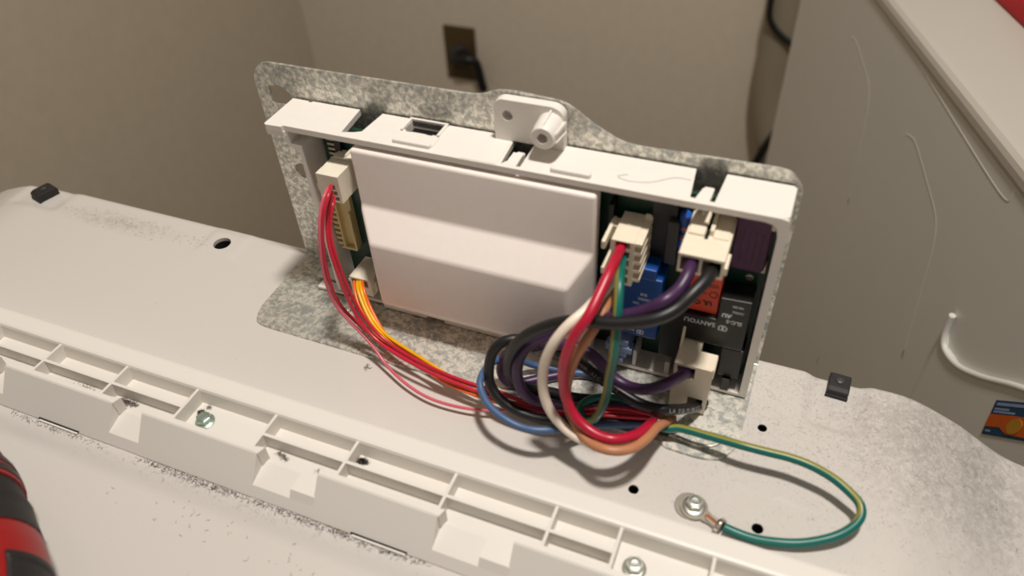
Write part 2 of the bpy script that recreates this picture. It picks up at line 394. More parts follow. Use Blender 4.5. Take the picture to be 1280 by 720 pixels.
def hex_screw(name, loc, s, mat, label, group=None, head=0.0):
    t = empty(name, loc, label, 'screw', group); c = Vector(loc)
    revolve('flange', [(s * 1.0, 0), (s * 1.02, 0.45), (s * 0.86, 0.8), (s * 0.6, 0.85)], c, (0, 0, 1), mat, t)
    bm = bmesh.new(); hexp = [(c.x + s * 0.80 * math.cos(a), c.y + s * 0.80 * math.sin(a)) for a in [math.radians(60 * k + 14) for k in range(6)]]
    bm_prism(bm, hexp, c.z + 0.7, c.z + s * 0.85); bmesh.ops.recalc_face_normals(bm, faces=bm.faces[:]); bevel(bm, s * 0.08, 2); from_bm('hex_head', bm, mat, t)
    revolve('dished_top', [(s * 0.55, s * 0.8), (s * 0.55, s * 0.9), (s * 0.42, s * 0.93), (s * 0.36, s * 0.87), (0.02, s * 0.84)], c, (0, 0, 1), mat, t, 24)
    return t
hex_screw('hex_screw', (40.5, -27.5, 1.3), 2.0, 'screw_zinc', 'small shiny screw in the bracket flange under the thin red wires')
hex_screw('hex_screw', (24.6, -100.4, 6.9), 3.5, 'screw_green', 'greenish zinc hex screw in the strip pocket at left', None)
hex_screw('hex_screw', (186.5, -100.6, 6.9), 3.6, 'screw_zinc', 'silver hex screw in the strip pocket at the bottom edge of the photo', None)
# ------------------------------------------------------------------ control board
def make_board():
    t = empty('control_board', (110, -10, 1.4), 'white plastic circuit board housing with a raised cover, fixed on the galvanised bracket', 'circuit board housing')
    # top wall with its clip slots and windows
    top = [(18.9, -1.0), (19.0, -20.2), (20.0, -20.9), (26.6, -20.6), (26.9, -19.6), (204.6, -19.0), (206.8, -17.4), (207.0, -2.0), (206.0, -0.8), (185.2, -0.8),
           (184.2, -17.0), (182.6, -17.0), (182.9, -10.5), (179.4, -10.5), (178.1, -16.8), (176.5, -16.6), (175.2, -0.8), (119.8, -0.8), (119.8, -17.6), (118.4, -17.8), (118.2, -10.0),
           (114.6, -10.0), (114.4, -15.5), (113.0, -17.8), (111.7, -0.8), (58.4, -0.8), (57.2, -14.2), (54.6, -15.6), (50.2, -16.8), (48.7, -0.8), (28, -0.8), (27.6, -1.6), (26.2, -1.6), (26, -1.0)]
    win = [(71.2, -1.8), (84.4, -1.8), (84.8, -8.6), (83.0, -8.6), (83.0, -9.4), (80.6, -9.4), (80.6, -8.9), (74.6, -8.9), (74.6, -9.4), (72.4, -9.4), (72.4, -8.4), (71.2, -8.4)]
    slit = [(72.2, -17.2), (85.0, -17.2), (85.0, -18.3), (72.2, -18.3)]
    slit2 = [(130.8, -17.2), (143.2, -17.2), (143.2, -18.3), (130.8, -18.3)]
    hs = prism('housing', top, 83.2, 85.5, 'xy', 'white_plastic', t, holes=[win[::-1]])
    def sub(b, bev=0.3, mat='white_plastic', name='panel'): return box(name, b, mat, hs, bev)
    # right wall, drawn with its rounded corner
    prism('side_wall', round_poly([(204.6, 2.2), (207.2, 2.2), (207.4, 80), (206.8, 85.2), (203, 85.3), (200, 83.1), (203.6, 82.4), (204.5, 78)], [0, 0.4, 2, 1, 0, 0, 1.5, 1]), -19.0, -0.8, 'xz', 'white_plastic', hs)
    prism('side_wall', [(26.2, 83.3), (26.2, 77.2), (27.4, 76.3), (31.0, 76.2), (31.6, 4), (33.2, 4), (32.6, 77.6), (28.2, 77.8), (27.8, 83.3)], -19.4, -2.0, 'xz', 'white_plastic', hs)
    sub((19.0, 27, -20.4, -2, 81.0, 83.3), 0.2, name='side_ledge')
    sub((31.6, 205, -19.0, -1.2, 2.0, 3.6), 0.3, name='bottom_wall')
    sub((16.5, 31.6, -13.5, -7.0, 2.0, 3.4), 0.3, name='side_foot'); sub((21, 36, -19.8, -15, 2.0, 3.4), 0.3, name='side_foot')
    sub((31.6, 205, -1.9, -1.0, 2.0, 58), 0, name='back_wall')
    box('window_shade_box', (71.4, 84.6, -8.4, -0.7, 70, 82.0), 'black_plastic', hs, 0.2, 'black box added below the small window as its shade')  # added black block, paints the shade seen through the window
    sub((54.9, 75.6, -20.6, -18.8, 1.7, 4.6), 0.4, name='lower_catch'); sub((83.5, 124, -20.6, -18.8, 1.5, 4.6), 0.4, name='lower_catch')
    sub((176, 178, -18.5, -1.5, 3.6, 10), 0.3, name='inner_rib'); sub((163.5, 165, -18.5, -1.5, 3.6, 12), 0.3, name='inner_rib')
    # raised rim of the small window, seam ridge, pill-shaped catches
    boxes('window_rim', [(70.2, 71.2, -9.0, -0.9, 85.4, 86.1), (84.6, 85.8, -9.0, -0.9, 85.4, 86.1), (70.2, 85.8, -1.8, -0.8, 85.4, 86.3), (70.2, 71.3, -9.5, -1.0, 80, 85.5), (84.7, 85.8, -9.5, -1.0, 80, 85.5), (70.2, 85.8, -1.8, -1.0, 82.2, 85.5)], 'white_plastic', hs, 0.15)
    sub((70.9, 86.5, -15.9, -9.6, 85.3, 85.9), 0.2, name='window_step')
    prism('catch_pill', round_poly([(71.2, -17.6), (86.2, -17.6), (86.2, -15.4), (71.2, -15.4)], 1.0), 84.9, 87.0, 'xy', 'white_plastic', hs, bev=0.5)
    prism('catch_pill', round_poly([(130.2, -17.6), (144.2, -17.6), (144.2, -15.0), (130.2, -15.0)], 1.1), 84.9, 87.2, 'xy', 'white_plastic', hs, bev=0.6)
    sub((98.2, 111.6, -18.9, -1, 85.4, 85.75), 0.1, name='raised_step')
    boxes('clip_tongue', [(115, 118, -10.4, -7.6, 81.6, 84.6)], 'white_plastic', hs, 0.4)
    sub((179.6, 182.8, -10.9, -8.6, 81.6, 84.9), 0.4, name='clip_tongue'); sub((53.8, 56.2, -15.6, -13, 81.6, 84.2), 0.4, name='clip_tongue')
    # upright lug with boss, standing at the rear edge of the top wall
    lug = prism('mounting_lug', round_poly([(105.4, 84.6), (111.8, 84.6), (111.8, 86.0), (119.9, 86.0), (119.9, 84.6), (130.6, 84.6), (130.6, 99.4), (127.6, 101.6), (108.0, 101.6), (105.4, 99.9)], [0, 0, 0, 0, 0, 0, 1.8, 1.8, 1.2, 1.2]), -4.2, -0.4, 'xz', 'white_plastic', hs, holes=[circle(110.4, 95.6, 1.9)], bev=0.35)
    revolve('lug_hole_back', [(1.9, 0), (1.9, 0.5)], (110.4, -0.9, 95.6), (0, -1, 0), 'white_plastic', hs, 20)
    bc = (126.2, -4.0, 94.8)
    revolve('boss', [(4.8, 0), (4.6, 5), (4.1, 8.8), (3.8, 9.2), (2.0, 9.2), (1.8, 9.0), (1.7, 5.5), (0.05, 5.5)], bc, (0, -1, 0), 'white_plastic', hs, 28)
    bm = bmesh.new()
    for a in (90, 200, 340, 20):
        ca, sa = math.cos(math.radians(a)), math.sin(math.radians(a)); px, pz = -sa * 0.35, ca * 0.35
        A = [(bc[0] + ca * r + s * px, bc[1] - h, bc[2] + sa * r + s * pz) for r, h in ((3.5, 0), (5.7, 0), (4.9, 7.4), (3.9, 8.6)) for s in (-1, 1)]
        v = [bm.verts.new(Vector(q) * K) for q in A]
        for f in ((0, 2, 4, 6), (1, 7, 5, 3), (0, 1, 3, 2), (2, 3, 5, 4), (4, 5, 7, 6), (6, 7, 1, 0)): bm.faces.new([v[i] for i in f])
    from_bm('boss_rib', bm, 'white_plastic', hs)
    # cover
    bm = bmesh.new()
    xa, xb, ya, yb = (54.6, 62.6), (147.3, 141.0), -21.0, -31.6
    prof = [(-14, 81.6), (ya, 81.6), (ya, 57.2), (yb, 47.6), (yb + 0.3, 17.0), (ya + 0.3, 3.2), (-14, 3.2)]
    def V3(x, y, z): return bm.verts.new(Vector((x, y, z)) * K)
    L = [V3(xa[0], max(y, ya), z) for y, z in prof]; Rr = [V3(xb[0], max(y, ya), z) for y, z in prof]
    l3, l4 = V3(xa[1], yb, 47.6), V3(xa[1], yb + 0.3, 17.0); r3, r4 = V3(xb[1], yb, 47.6), V3(xb[1], yb + 0.3, 17.0)
    for f in ((L[0], Rr[0], Rr[1], L[1]), (L[1], Rr[1], Rr[2], L[2]), (L[2], Rr[2], r3, l3), (l3, r3, r4, l4), (l4, r4, Rr[5], L[5]), (L[5], Rr[5], Rr[6], L[6]),
              (L[2], l3, L[3]), (L[3], l3, l4, L[4]), (L[4], l4, L[5]), (Rr[2], Rr[3], r3), (Rr[3], Rr[4], r4, r3), (Rr[4], Rr[5], r4),
              tuple(L), tuple(Rr), (L[0], L[6], Rr[6], Rr[0])): bm.faces.new(f)
    bmesh.ops.recalc_face_normals(bm, faces=bm.faces[:]); bevel(bm, 1.3, 4, 18)
    cv = from_bm('cover', bm, 'cover_plastic', t, True, 'smooth white cover with a sloping raised lower half'); cv.data.set_sharp_from_angle(angle=math.radians(60))
    # circuit board and what is soldered to it
    pcb = box('circuit_board', (35.5, 204, -10.2, -8.6, 4.5, 82.6), 'pcb', t, 0.1, 'dark green circuit board')
    def comp(name, b, mat, bev=0.3, label=None): return box(name, b, mat, pcb, bev, label)
    comp('relay', (153.2, 171.8, -20, -10, 22.0, 51.0), 'blue_relay', 0.4, 'blue relay with white print')
    comp('relay_stub', (162.5, 169.5, -20.5, -12, 50.8, 55.5), 'blue_relay', 0.4)
    comp('relay', (180.4, 191.2, -18, -10, 39.6, 60), 'orange_relay', 0.3, 'orange relay with dark marks')
    prism('relay', [(173.2, 15), (180.6, 15), (180.6, 26.8), (191.4, 26.8), (202, 26.8), (202, 50.2), (191.6, 49.6), (191.6, 39.3), (173.2, 38.6)], -20, -10.1, 'xz', 'black_plastic', pcb, bev=0.4, label='black relay with white print')
    comp('relay', (195.2, 203.0, -18, -10, 9.8, 24.6), 'black_plastic', 0.4, 'low black relay')
    comp('terminal_pin', (197.5, 200.4, -19.4, -15, 3.7, 9.9), 'black_plastic', 0.3)
    comp('capacitor', (170.4, 174.2, -15, -10, 55, 73), 'dark_grey', 0.3, 'grey box capacitor')
    comp('capacitor', (164.4, 173.0, -13, -10, 54, 80), 'black_plastic', 0.4)
    comp('header', (150.5, 152.2, -16, -10, 56, 76), 'black_plastic', 0.2)
    prism('varistor', round_poly([(191.8, 58.2), (202.2, 58.2), (203, 60), (203, 80), (191.8, 80)], 1.2), -13.6, -10.1, 'xz', 'purple_disc', pcb, bev=0.5, label='dark purple varistor')
    for xx in (194.2, 196.2, 198.2, 200.2): comp('varistor_ridge', (xx, xx + 0.5, -13.8, -13.4, 61, 74), 'purple_disc', 0.1)
    comp('bare_pin', (202.4, 203.8, -14, -10, 76.5, 80), 'cream', 0.2); comp('bare_pin', (201.8, 203.4, -13, -10, 58, 61.5), 'cream', 0.2)
    revolve('resistor', [(1.0, 0), (2.0, 1.0), (2.1, 3), (1.7, 4.5), (1.7, 11), (2.1, 12.5), (2.0, 14.5), (1.0, 15.5)], (175.8, -13, 61.5), (0, 0, 1), 'resistor_blue', pcb, 16)
    for zz, mm in ((66.2, 'copper'), (68.3, 'black_plastic'), (70.4, 'copper')): revolve('colour_band', [(1.8, 0), (1.82, 0.1), (1.82, 0.9), (1.8, 1)], (175.8, -13, zz), (0, 0, 1), mm, pcb, 16)
    revolve('solder_ring', [(1.5, 0), (1.4, 0.3), (0.8, 0.4), (0.7, 0.1)], (199.0, -10.2, 52.8), (0, -1, 0), 'tin', pcb, 16)
    for k in range(8): comp('chip_leg', (38.2, 41.8, -11.4, -10.1, 64 + 2.1 * k, 65.1 + 2.1 * k), 'tin', 0.1)
    comp('chip', (41.6, 44.5, -12, -10.1, 63, 81), 'black_plastic', 0.2)
    # print on the relays, upside-down as the board is mounted
    def prn(s, x, z, size, y=-20.05, mat='ink_white', par=pcb, b=0.02): return text('print', s, (x, y, z), (-1, 0, 0), (0, 0, -1), size, mat, par, b)
    prn('SANYOU', 191.6, 37.4, 2.7, b=0.04); prn('SLC-S', 200.2, 40.4, 2.2, b=0.05); prn('AU', 196.2, 43.0, 2.3, b=0.14); prn('12VDC', 200.2, 45.0, 1.3); prn('16A 250', 199.8, 47.4, 1.1)
    def mark(x, z, q):
        bs = [(x - 1.5 * q, x + 1.5 * q, z - 1.2 * q, z - 0.8 * q), (x - 1.5 * q, x + 1.5 * q, z + 0.8 * q, z + 1.2 * q), (x - 1.5 * q, x - 1.0 * q, z - 1.2 * q, z + 1.2 * q), (x + 1.0 * q, x + 1.5 * q, z - 1.2 * q, z + 1.2 * q), (x - 0.4 * q, x + 0.4 * q, z - 1.0 * q, z + 1.0 * q)]
        boxes('maker_mark', [(a, b, -20.07, -20.0, c, d) for a, b, c, d in bs], 'ink_white', pcb, 0)
    mark(194.2, 35.9, 1.05); mark(165.8, 24.2, 0.85)
    prn('SANYOU', 163.6, 25.4, 1.9, b=0.04); prn('SLB', 167.0, 43.6, 1.6); prn('12VDC', 168.4, 41.4, 1.5); prn('10A', 164.6, 39.0, 1.5); prn('AU', 167.6, 37.6, 2.2, b=0.12); prn('SL', 170.9, 32.6, 1.7)
    prn('VDE', 190.4, 53.0, 1.9, -18.05, 'ink_black'); prn('UL', 189.0, 45.0, 2.6, -18.05, 'ink_black', b=0.14); prn('CN', 185.2, 44.6, 2.4, -18.05, 'ink_black', b=0.1); prn('16A', 187.0, 49.0, 1.5, -18.05, 'ink_black')
    prism('hexagon_mark', [(189.0 + 1.6 * math.cos(math.radians(60 * k)), 48.4 + 1.6 * math.sin(math.radians(60 * k))) for k in range(6)], -18.06, -18, 'xz', 'ink_black', pcb, holes=[[(189.0 + 1.25 * math.cos(math.radians(60 * k)), 48.4 + 1.25 * math.sin(math.radians(60 * k))) for k in range(6)][::-1]])
    # yellowed header between the left plugs
    yh = box('connector_header', (35.6, 43.0, -12.5, -10.1, 26.0, 52.0), 'yellow_cream', pcb, 0.3, 'yellowed pin header')
    for k in range(9): box('header_tooth', (34.0, 36.8, -14.4, -12.0, 27 + 2.7 * k, 28.5 + 2.7 * k), 'yellow_cream', yh.parent, 0.2)
    boxes('header_edge', [(36.6, 37.6, -14.5, -12, 25.5, 52), (42.2, 43.2, -14.5, -12, 25.5, 45), (35.5, 43, -14.4, -12, 25.0, 26.2)], 'yellow_cream', pcb, 0.15)
    # small pale blue header
    boxes('connector_header', [(154.6, 161.8, -20.5, -10, 14.5, 17.6), (153.6, 162.4, -21, -12, 11.6, 14.6), (154.4, 161.4, -20.6, -12, 8.6, 11.6), (152.9, 154.6, -20.2, -16, 10.5, 14.0), (161.6, 163.3, -20.2, -16, 10.5, 13.6), (155.6, 160.4, -21.6, -18, 6.5, 8.6)], 'light_blue', pcb, 0.35, 'pale blue header')
    return t
make_board()
# ------------------------------------------------------------------ plugs
def cavity_block(name, b, cav, mat, parent, depth=9):
    """a block whose front (-y) face has square wire cavities"""
    x0, x1, y0, y1, z0, z1 = b
    o = prism(name, [(x0, z0), (x1, z0), (x1, z1), (x0, z1)], y0, y0 + depth, 'xz', mat, parent, holes=[[(a, c), (a, d), (bb, d), (bb, c)] for a, bb, c, d in cav])
    box('plug_body', (x0 + 0.02, x1 - 0.02, y0 + depth - 0.01, y1, z0 + 0.02, z1 - 0.02), mat, parent, 0.1)
    return o
t = empty('wire_plug', (158, -20, 53), 'ribbed cream plug with five tiers holding the red, green, tan and white wires', 'plug')
cav = [(156.4, 161.2, 53.6 + 3.7 * k, 56.2 + 3.7 * k) for k in range(5)]
cavity_block('plug_face', (155.0, 162.6, -27.6, -11.5, 52.8, 71.4), cav, 'cream', t, 8)
for k in range(5):
    bm = bmesh.new(); z = 55.0 + 3.75 * k
    bm_prism(bm, [(-26.8, z - 0.4), (-26.8, z + 0.8), (-14.0, z + 1.2), (-12.6, z + 2.6), (-11.8, z + 2.2), (-12.8, z - 0.2)], 162.5, 165.0, 'yz'); from_bm('side_rib', bm, 'cream', t)
box('latch_arm', (151.8, 153.2, -28.5, -14, 67.2, 70.6), 'cream', t, 0.4); box('latch_arm', (152.0, 153.2, -28.5, -14, 56.4, 59.4), 'cream', t, 0.4); box('latch_bridge', (152.4, 155.2, -19, -14, 56, 70), 'cream', t, 0.3)
revolve('moulded_dot', [(0.7, 0), (0.6, 0.25), (0.05, 0.3)], (158.4, -18, 71.35), (0, 0, 1), 'cream', t, 12)
t = empty('wire_plug', (185, -20, 69), 'cream two-way plug above the orange relay with thick purple and black wires', 'plug')
cavity_block('plug_face', (177.6, 191.6, -33.0, -10.5, 68.8, 76.2), [(178.4, 184.1, 69.6, 75.2), (185.0, 190.8, 69.6, 75.2)], 'cream', t, 10)
boxes('keying_ridge', [(178.2, 183.3, -23, -9, 76.1, 77.0), (184.7, 186.0, -22.0, -9, 76.1, 78.4), (186.0, 190.9, -23, -9, 76.1, 76.6)], 'cream', t, 0.2)
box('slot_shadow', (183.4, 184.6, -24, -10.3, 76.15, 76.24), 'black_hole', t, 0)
box('side_key', (191.4, 192.6, -31.5, -24, 69.5, 72.5), 'cream', t, 0.3); box('ridge_dot', (180.4, 181.6, -13.5, -10.5, 76.8, 78.4), 'white_plastic', t, 0.3)
t = empty('wire_plug', (187, -20, 2.4), 'cream stepped plug at lower right with the purple and the printed black wire', 'plug')
cavity_block('plug_face', (181.2, 194.3, -32.0, -24.0, 2.6, 26.2), [(182.4, 188.6, 19.6, 25.2), (187.6, 193.0, 4.0, 10.0)], 'cream', t, 7.9)
box('upper_step', (181.2, 188.6, -24.2, -15.5, 18.5, 26.2), 'cream', t, 0.3); prism('thin_fin', [(-24.5, 26), (-20.4, 33), (-20.4, 26)], 181.1, 182.0, 'yz', 'cream', t); box('lower_step', (181.2, 194.2, -24.2, -18, 3, 18.6), 'cream', t, 0.3)
boxes('corner_ledge', [(188.6, 194.9, -31.5, -23.8, 25.2, 26.4), (193.8, 195.0, -31.5, -24, 21.5, 25.4)], 'cream', t, 0.25)
t = empty('wire_plug', (47, -18, 60.5), 'pale plug at upper left of the board with the thin red wires', 'plug')
cavity_block('plug_face', (42.3, 51.6, -27.0, -10.6, 60.8, 72.6), [(47.4, 49.6, 66.4, 68.6), (48.0, 50.0, 63.9, 65.9), (48.4, 50.4, 61.5, 63.4)], 'pale_cream', t, 4)
boxes('collar', [(42.9, 51.9, -16, -10.3, 61, 73.2), (41.4, 42.4, -27, -22, 64.5, 68.0)], 'pale_cream', t, 0.4)
boxes('latch_rib', [(47.6, 48.6, -15, -10.5, 73.1, 74.2), (44.0, 51.0, -16.6, -15.2, 73.0, 73.6)], 'pale_cream', t, 0.2)
t = empty('wire_plug', (47, -18, 13), 'pale plug at lower left of the board with orange and yellow wires', 'plug')
cavity_block('plug_face', (43.2, 53.2, -24.0, -10.4, 10.6, 19.4), [(44.0, 46.2, 14.8, 18.6), (46.5, 48.6, 14.8, 18.6), (48.9, 51.6, 14.8, 18.6)], 'pale_cream', t, 5)
boxes('side_key', [(41.8, 43.4, -23.5, -12, 15.6, 17.2), (53.0, 54.2, -22, -8, 11.5, 17)], 'pale_cream', t, 0.3)
# ------------------------------------------------------------------ wires
WIRES = {
    'black_a': [(188.8,-26.0,68.6),(188.1,-33.0,71.6),(187.3,-38.0,72.1),(184.4,-44.0,70.3),(181.5,-48.0,67.7),(177.1,-52.0,66.0),(170.7,-54.0,63.7),(162.9,-55.0,61.7),(155.5,-55.0,60.2),(149.4,-56.0,58.8),(142.4,-56.0,54.2),(135.0,-56.0,46.8),(130.4,-56.0,39.4),(128.1,-55.0,30.1),(128.2,-53.5,20.4),(132.5,-51.0,13.5),(139.8,-48.0,11.2),(147.1,-45.0,7.6),(156.1,-41.2,5.0),(169.5,-39.9,4.0),(179.2,-40.6,4.0)],
    'purple_a': [(181.7,-26.0,69.6),(181.8,-33.0,72.5),(181.9,-38.0,72.8),(180.6,-43.0,70.8),(177.2,-49.0,69.9),(172.5,-50.0,65.6),(164.5,-51.0,61.2),(154.9,-51.0,55.8),(148.8,-51.0,51.2),(142.7,-51.0,45.7),(136.7,-52.0,41.5),(133.3,-54.0,37.2),(131.8,-56.0,31.4),(132.0,-57.0,25.3),(133.8,-57.0,19.1),(137.1,-55.0,13.3),(142.3,-52.5,10.2),(149.4,-50.1,9.0),(157.5,-45.9,8.0),(167.0,-42.5,8.0),(179.2,-42.0,8.0)],
    'black_b': [(193.3,-27.0,3.1),(191.1,-32.5,6.4),(187.9,-39.0,11.4),(181.4,-46.0,16.6),(176.7,-46.0,15.9),(171.6,-45.0,15.6),(162.8,-43.0,17.6),(158.9,-43.0,19.6),(149.2,-42.0,24.7),(142.6,-42.0,27.7),(136.7,-43.0,29.5),(131.8,-45.0,32.7),(127.2,-47.0,33.9),(123.4,-49.0,32.9),(120.3,-51.0,28.8),(119.2,-53.0,22.4),(119.9,-55.0,16.1),(123.6,-57.0,12.2),(129.2,-58.0,9.3),(136.1,-58.3,8.0),(143.2,-57.6,8.0),(153.3,-54.7,8.0),(165.9,-48.9,6.0),(179.9,-43.8,5.0)],
    'purple_b': [(186.5,-27.0,18.5),(185.5,-32.5,22.8),(183.1,-39.0,25.6),(180.3,-46.0,29.0),(174.9,-48.0,27.0),(168.9,-47.0,25.1),(163.8,-46.0,25.8),(160.0,-45.0,28.6),(155.8,-45.0,33.2),(152.3,-44.0,33.8),(147.1,-44.0,34.7),(141.6,-44.0,33.5),(133.0,-43.0,27.8),(126.3,-42.0,23.4),(121.6,-42.0,18.7),(119.2,-42.5,12.0),(119.5,-43.0,7.1),(121.9,-43.0,3.9),(125.8,-41.3,3.0),(134.4,-35.2,3.0),(146.7,-28.3,3.0),(157.0,-28.4,3.0)],
    'blue': [(157.2,-16.0,3.3),(155.7,-22.0,3.5),(151.9,-27.3,4.0),(144.6,-29.9,4.0),(136.8,-31.0,4.0),(129.1,-32.5,5.0),(122.9,-37.2,11.0),(117.9,-42.8,15.0),(116.7,-50.2,18.0),(117.3,-57.3,19.0),(119.5,-61.1,18.0),(124.4,-65.4,17.0),(131.4,-68.0,16.0),(137.6,-68.6,15.0),(143.2,-67.9,15.0),(149.3,-64.6,14.0),(155.1,-57.4,9.0),(166.4,-50.7,7.0),(180.0,-44.1,5.0)],
    'white': [(155.3,-22.0,51.8),(156.6,-31.0,56.2),(157.5,-45.0,63.5),(155.7,-50.0,62.9),(153.9,-54.0,61.9),(151.1,-58.0,60.2),(147.4,-61.0,54.4),(144.4,-62.0,45.3),(143.2,-62.0,35.4),(144.2,-63.0,27.4),(147.1,-64.0,21.2),(151.7,-65.0,17.0),(157.8,-66.9,16.0),(164.7,-67.5,16.0),(170.7,-65.3,16.0),(175.2,-60.5,15.0),(178.5,-53.6,13.0),(180.9,-47.5,11.0)],
    'red': [(157.6,-22.0,66.0),(158.3,-27.8,68.4),(158.4,-32.0,69.1),(159.1,-42.0,71.8),(158.3,-50.0,69.2),(156.9,-58.0,65.3),(154.4,-61.0,60.8),(152.3,-63.0,54.2),(151.1,-64.0,46.6),(150.7,-63.0,37.5),(151.9,-63.0,29.8),(154.9,-64.5,24.8),(159.6,-66.0,21.9),(165.0,-67.2,21.0),(169.1,-67.0,21.0),(172.7,-64.6,20.0),(176.2,-59.7,18.0),(178.3,-53.1,15.0),(179.2,-45.1,10.0)],
    'tan': [(157.3,-22.0,51.2),(158.1,-32.0,53.9),(159.5,-48.0,60.9),(157.9,-54.0,56.9),(155.1,-57.0,50.8),(152.8,-58.0,44.2),(151.0,-58.0,35.6),(149.8,-57.0,24.9),(151.8,-60.0,19.7),(156.6,-65.0,18.8),(161.6,-68.5,18.1),(167.0,-71.0,20.0),(171.7,-70.3,20.0),(176.1,-66.7,19.0),(179.3,-59.9,17.0),(181.1,-51.7,14.0),(183.6,-43.4,8.0)],
    'green': [(157.9,-22.0,61.5),(159.1,-27.8,64.5),(160.2,-33.0,66.0),(162.3,-43.0,70.0),(164.0,-50.0,66.3),(164.9,-54.0,60.3),(165.3,-57.0,50.1),(164.4,-57.0,39.8),(163.9,-57.5,30.1),(161.9,-57.0,20.5),(159.0,-55.1,12.0),(155.8,-55.0,10.0),(153.4,-52.2,10.0),(152.8,-49.3,10.0),(154.4,-46.9,11.0),(158.0,-44.0,11.0),(163.3,-41.6,10.0),(171.0,-41.1,8.0),(179.1,-41.1,6.0)],
    'ground': [(179.0,-45.3,6.0),(183.5,-46.3,7.0),(187.4,-45.3,8.0),(195.0,-45.9,9.0),(202.7,-46.7,10.0),(210.2,-47.5,11.0),(217.6,-47.3,11.0),(224.8,-47.0,11.0),(231.7,-47.8,11.0),(239.1,-49.6,10.0),(244.7,-52.6,9.0),(248.0,-55.0,8.0),(248.9,-58.3,7.0),(247.3,-62.1,6.0),(243.6,-66.2,5.0),(238.8,-69.4,4.0),(232.6,-72.4,3.2),(226.3,-74.1,2.6),(219.6,-75.4,2.6),(214.1,-75.5,2.8),(209.4,-74.8,2.8)],
    'red_t1': [(48.5,-29.0,69.0),(50.0,-34.0,69.6),(49.8,-38.0,65.6),(49.9,-42.0,58.3),(49.1,-44.0,46.3),(48.6,-44.5,34.4),(50.0,-44.5,23.7),(56.2,-45.0,15.5),(64.9,-47.5,10.0),(73.5,-51.8,5.0),(83.8,-56.7,4.0),(95.7,-60.0,3.5),(107.5,-60.2,3.5),(118.3,-58.7,4.0),(129.8,-55.4,5.0),(142.6,-51.6,7.0),(155.7,-50.0,8.0),(168.0,-46.0,8.0),(179.0,-43.5,8.0)],
    'red_t2': [(49.7,-29.0,70.0),(51.8,-34.0,70.0),(51.3,-38.0,65.9),(50.4,-41.0,57.7),(49.7,-43.0,45.6),(49.6,-43.5,35.1),(50.8,-43.0,23.0),(57.5,-43.5,15.4),(65.7,-44.4,10.0),(77.3,-47.6,9.0),(91.7,-50.4,9.0),(104.4,-52.2,9.0),(116.2,-52.9,9.0),(127.6,-53.2,9.0),(137.7,-53.5,9.0),(151.6,-51.3,10.0),(166.2,-45.3,10.0),(179.0,-44.4,10.0)],
    'red_t3': [(49.4,-29.0,67.1),(51.0,-33.0,66.7),(50.3,-36.0,61.3),(51.1,-40.0,53.3),(53.3,-42.5,44.2),(55.4,-43.5,32.7),(58.7,-44.5,21.7),(63.4,-46.0,15.8),(71.0,-48.2,12.0),(83.1,-51.4,11.0),(96.8,-53.7,10.0),(112.1,-54.7,9.0),(123.3,-54.7,8.0),(136.1,-55.2,8.0),(150.5,-52.3,8.0),(165.1,-46.7,9.0),(179.0,-44.0,9.0)],
    'red_t4': [(49.8,-29.0,64.7),(51.6,-33.0,64.6),(51.2,-36.0,59.7),(51.8,-39.0,52.7),(53.9,-41.0,43.2),(55.8,-41.5,31.9),(58.9,-42.0,21.2),(64.0,-43.5,15.4),(71.9,-45.5,11.0),(84.1,-48.8,10.0),(98.6,-51.8,10.0),(111.5,-53.0,10.0),(121.8,-53.0,10.0),(134.2,-54.1,10.0),(146.2,-53.2,9.0),(163.0,-49.4,9.0),(179.2,-44.7,9.0)],
    'orange_t1': [(45.2,-24.0,16.9),(47.7,-28.0,17.5),(51.8,-33.0,14.2),(58.0,-38.0,11.7),(65.2,-41.7,8.0),(75.9,-46.1,7.0),(88.8,-50.0,7.0),(101.6,-53.9,7.0),(115.5,-55.4,7.0),(131.2,-54.6,7.0),(151.1,-49.7,7.0),(170.3,-43.6,7.0),(179.1,-43.5,7.0)],
    'orange_t2': [(49.3,-24.0,18.1),(52.2,-28.0,18.8),(56.2,-32.0,14.7),(61.5,-36.0,11.0),(67.7,-39.8,7.0),(77.4,-43.3,6.0),(89.6,-47.0,6.0),(103.0,-51.3,6.0),(116.1,-53.2,6.0),(132.3,-53.4,7.0),(150.8,-48.7,7.0),(170.0,-42.5,7.0),(179.1,-43.5,7.0)],
    'yellow_t1': [(46.9,-24.0,17.4),(49.7,-28.5,18.6),(54.3,-33.5,15.4),(60.2,-38.0,11.5),(67.9,-42.2,9.0),(78.5,-47.1,9.0),(90.5,-50.3,8.0),(103.2,-53.7,7.0),(115.9,-54.9,6.0),(131.0,-54.2,6.0),(151.0,-49.3,6.0),(170.1,-43.0,8.0),(178.9,-42.3,6.0)],
    'yellow_t2': [(48.1,-24.0,17.7),(51.3,-28.5,19.0),(55.4,-33.0,15.3),(61.0,-37.0,11.3),(68.2,-40.7,9.0),(78.7,-43.8,8.0),(92.1,-48.0,8.0),(104.6,-51.1,6.0),(116.2,-53.5,5.0),(132.2,-53.3,5.0),(151.2,-50.0,6.0),(170.3,-44.0,8.0),(179.0,-43.0,6.0)],

}
def wire(key, r, mat, label, group=None, name='wire', per=8, sm=6, n=14, up0=(0, 0, 1)):
    pts = WIRES[key]
    return tag(tube(name, pts, r, mat, None, per, sm, n, None, up0), label, 'wire', group)
wire('black_a', 2.15, 'wire_black', 'thick black wire from the upper two-way plug arching over the cable coil')
wire('purple_a', 2.0, 'wire_purple', 'thick purple wire running beside the black one out of the upper two-way plug')
wire('purple_b', 2.0, 'wire_purple', 'purple wire curving into the upper hole of the stepped plug')
wire('blue', 1.35, 'wire_blue', 'slate blue wire making the outermost left loop of the coil')
wire('white', 1.75, 'wire_white', 'cream white wire looping down from the ribbed plug')
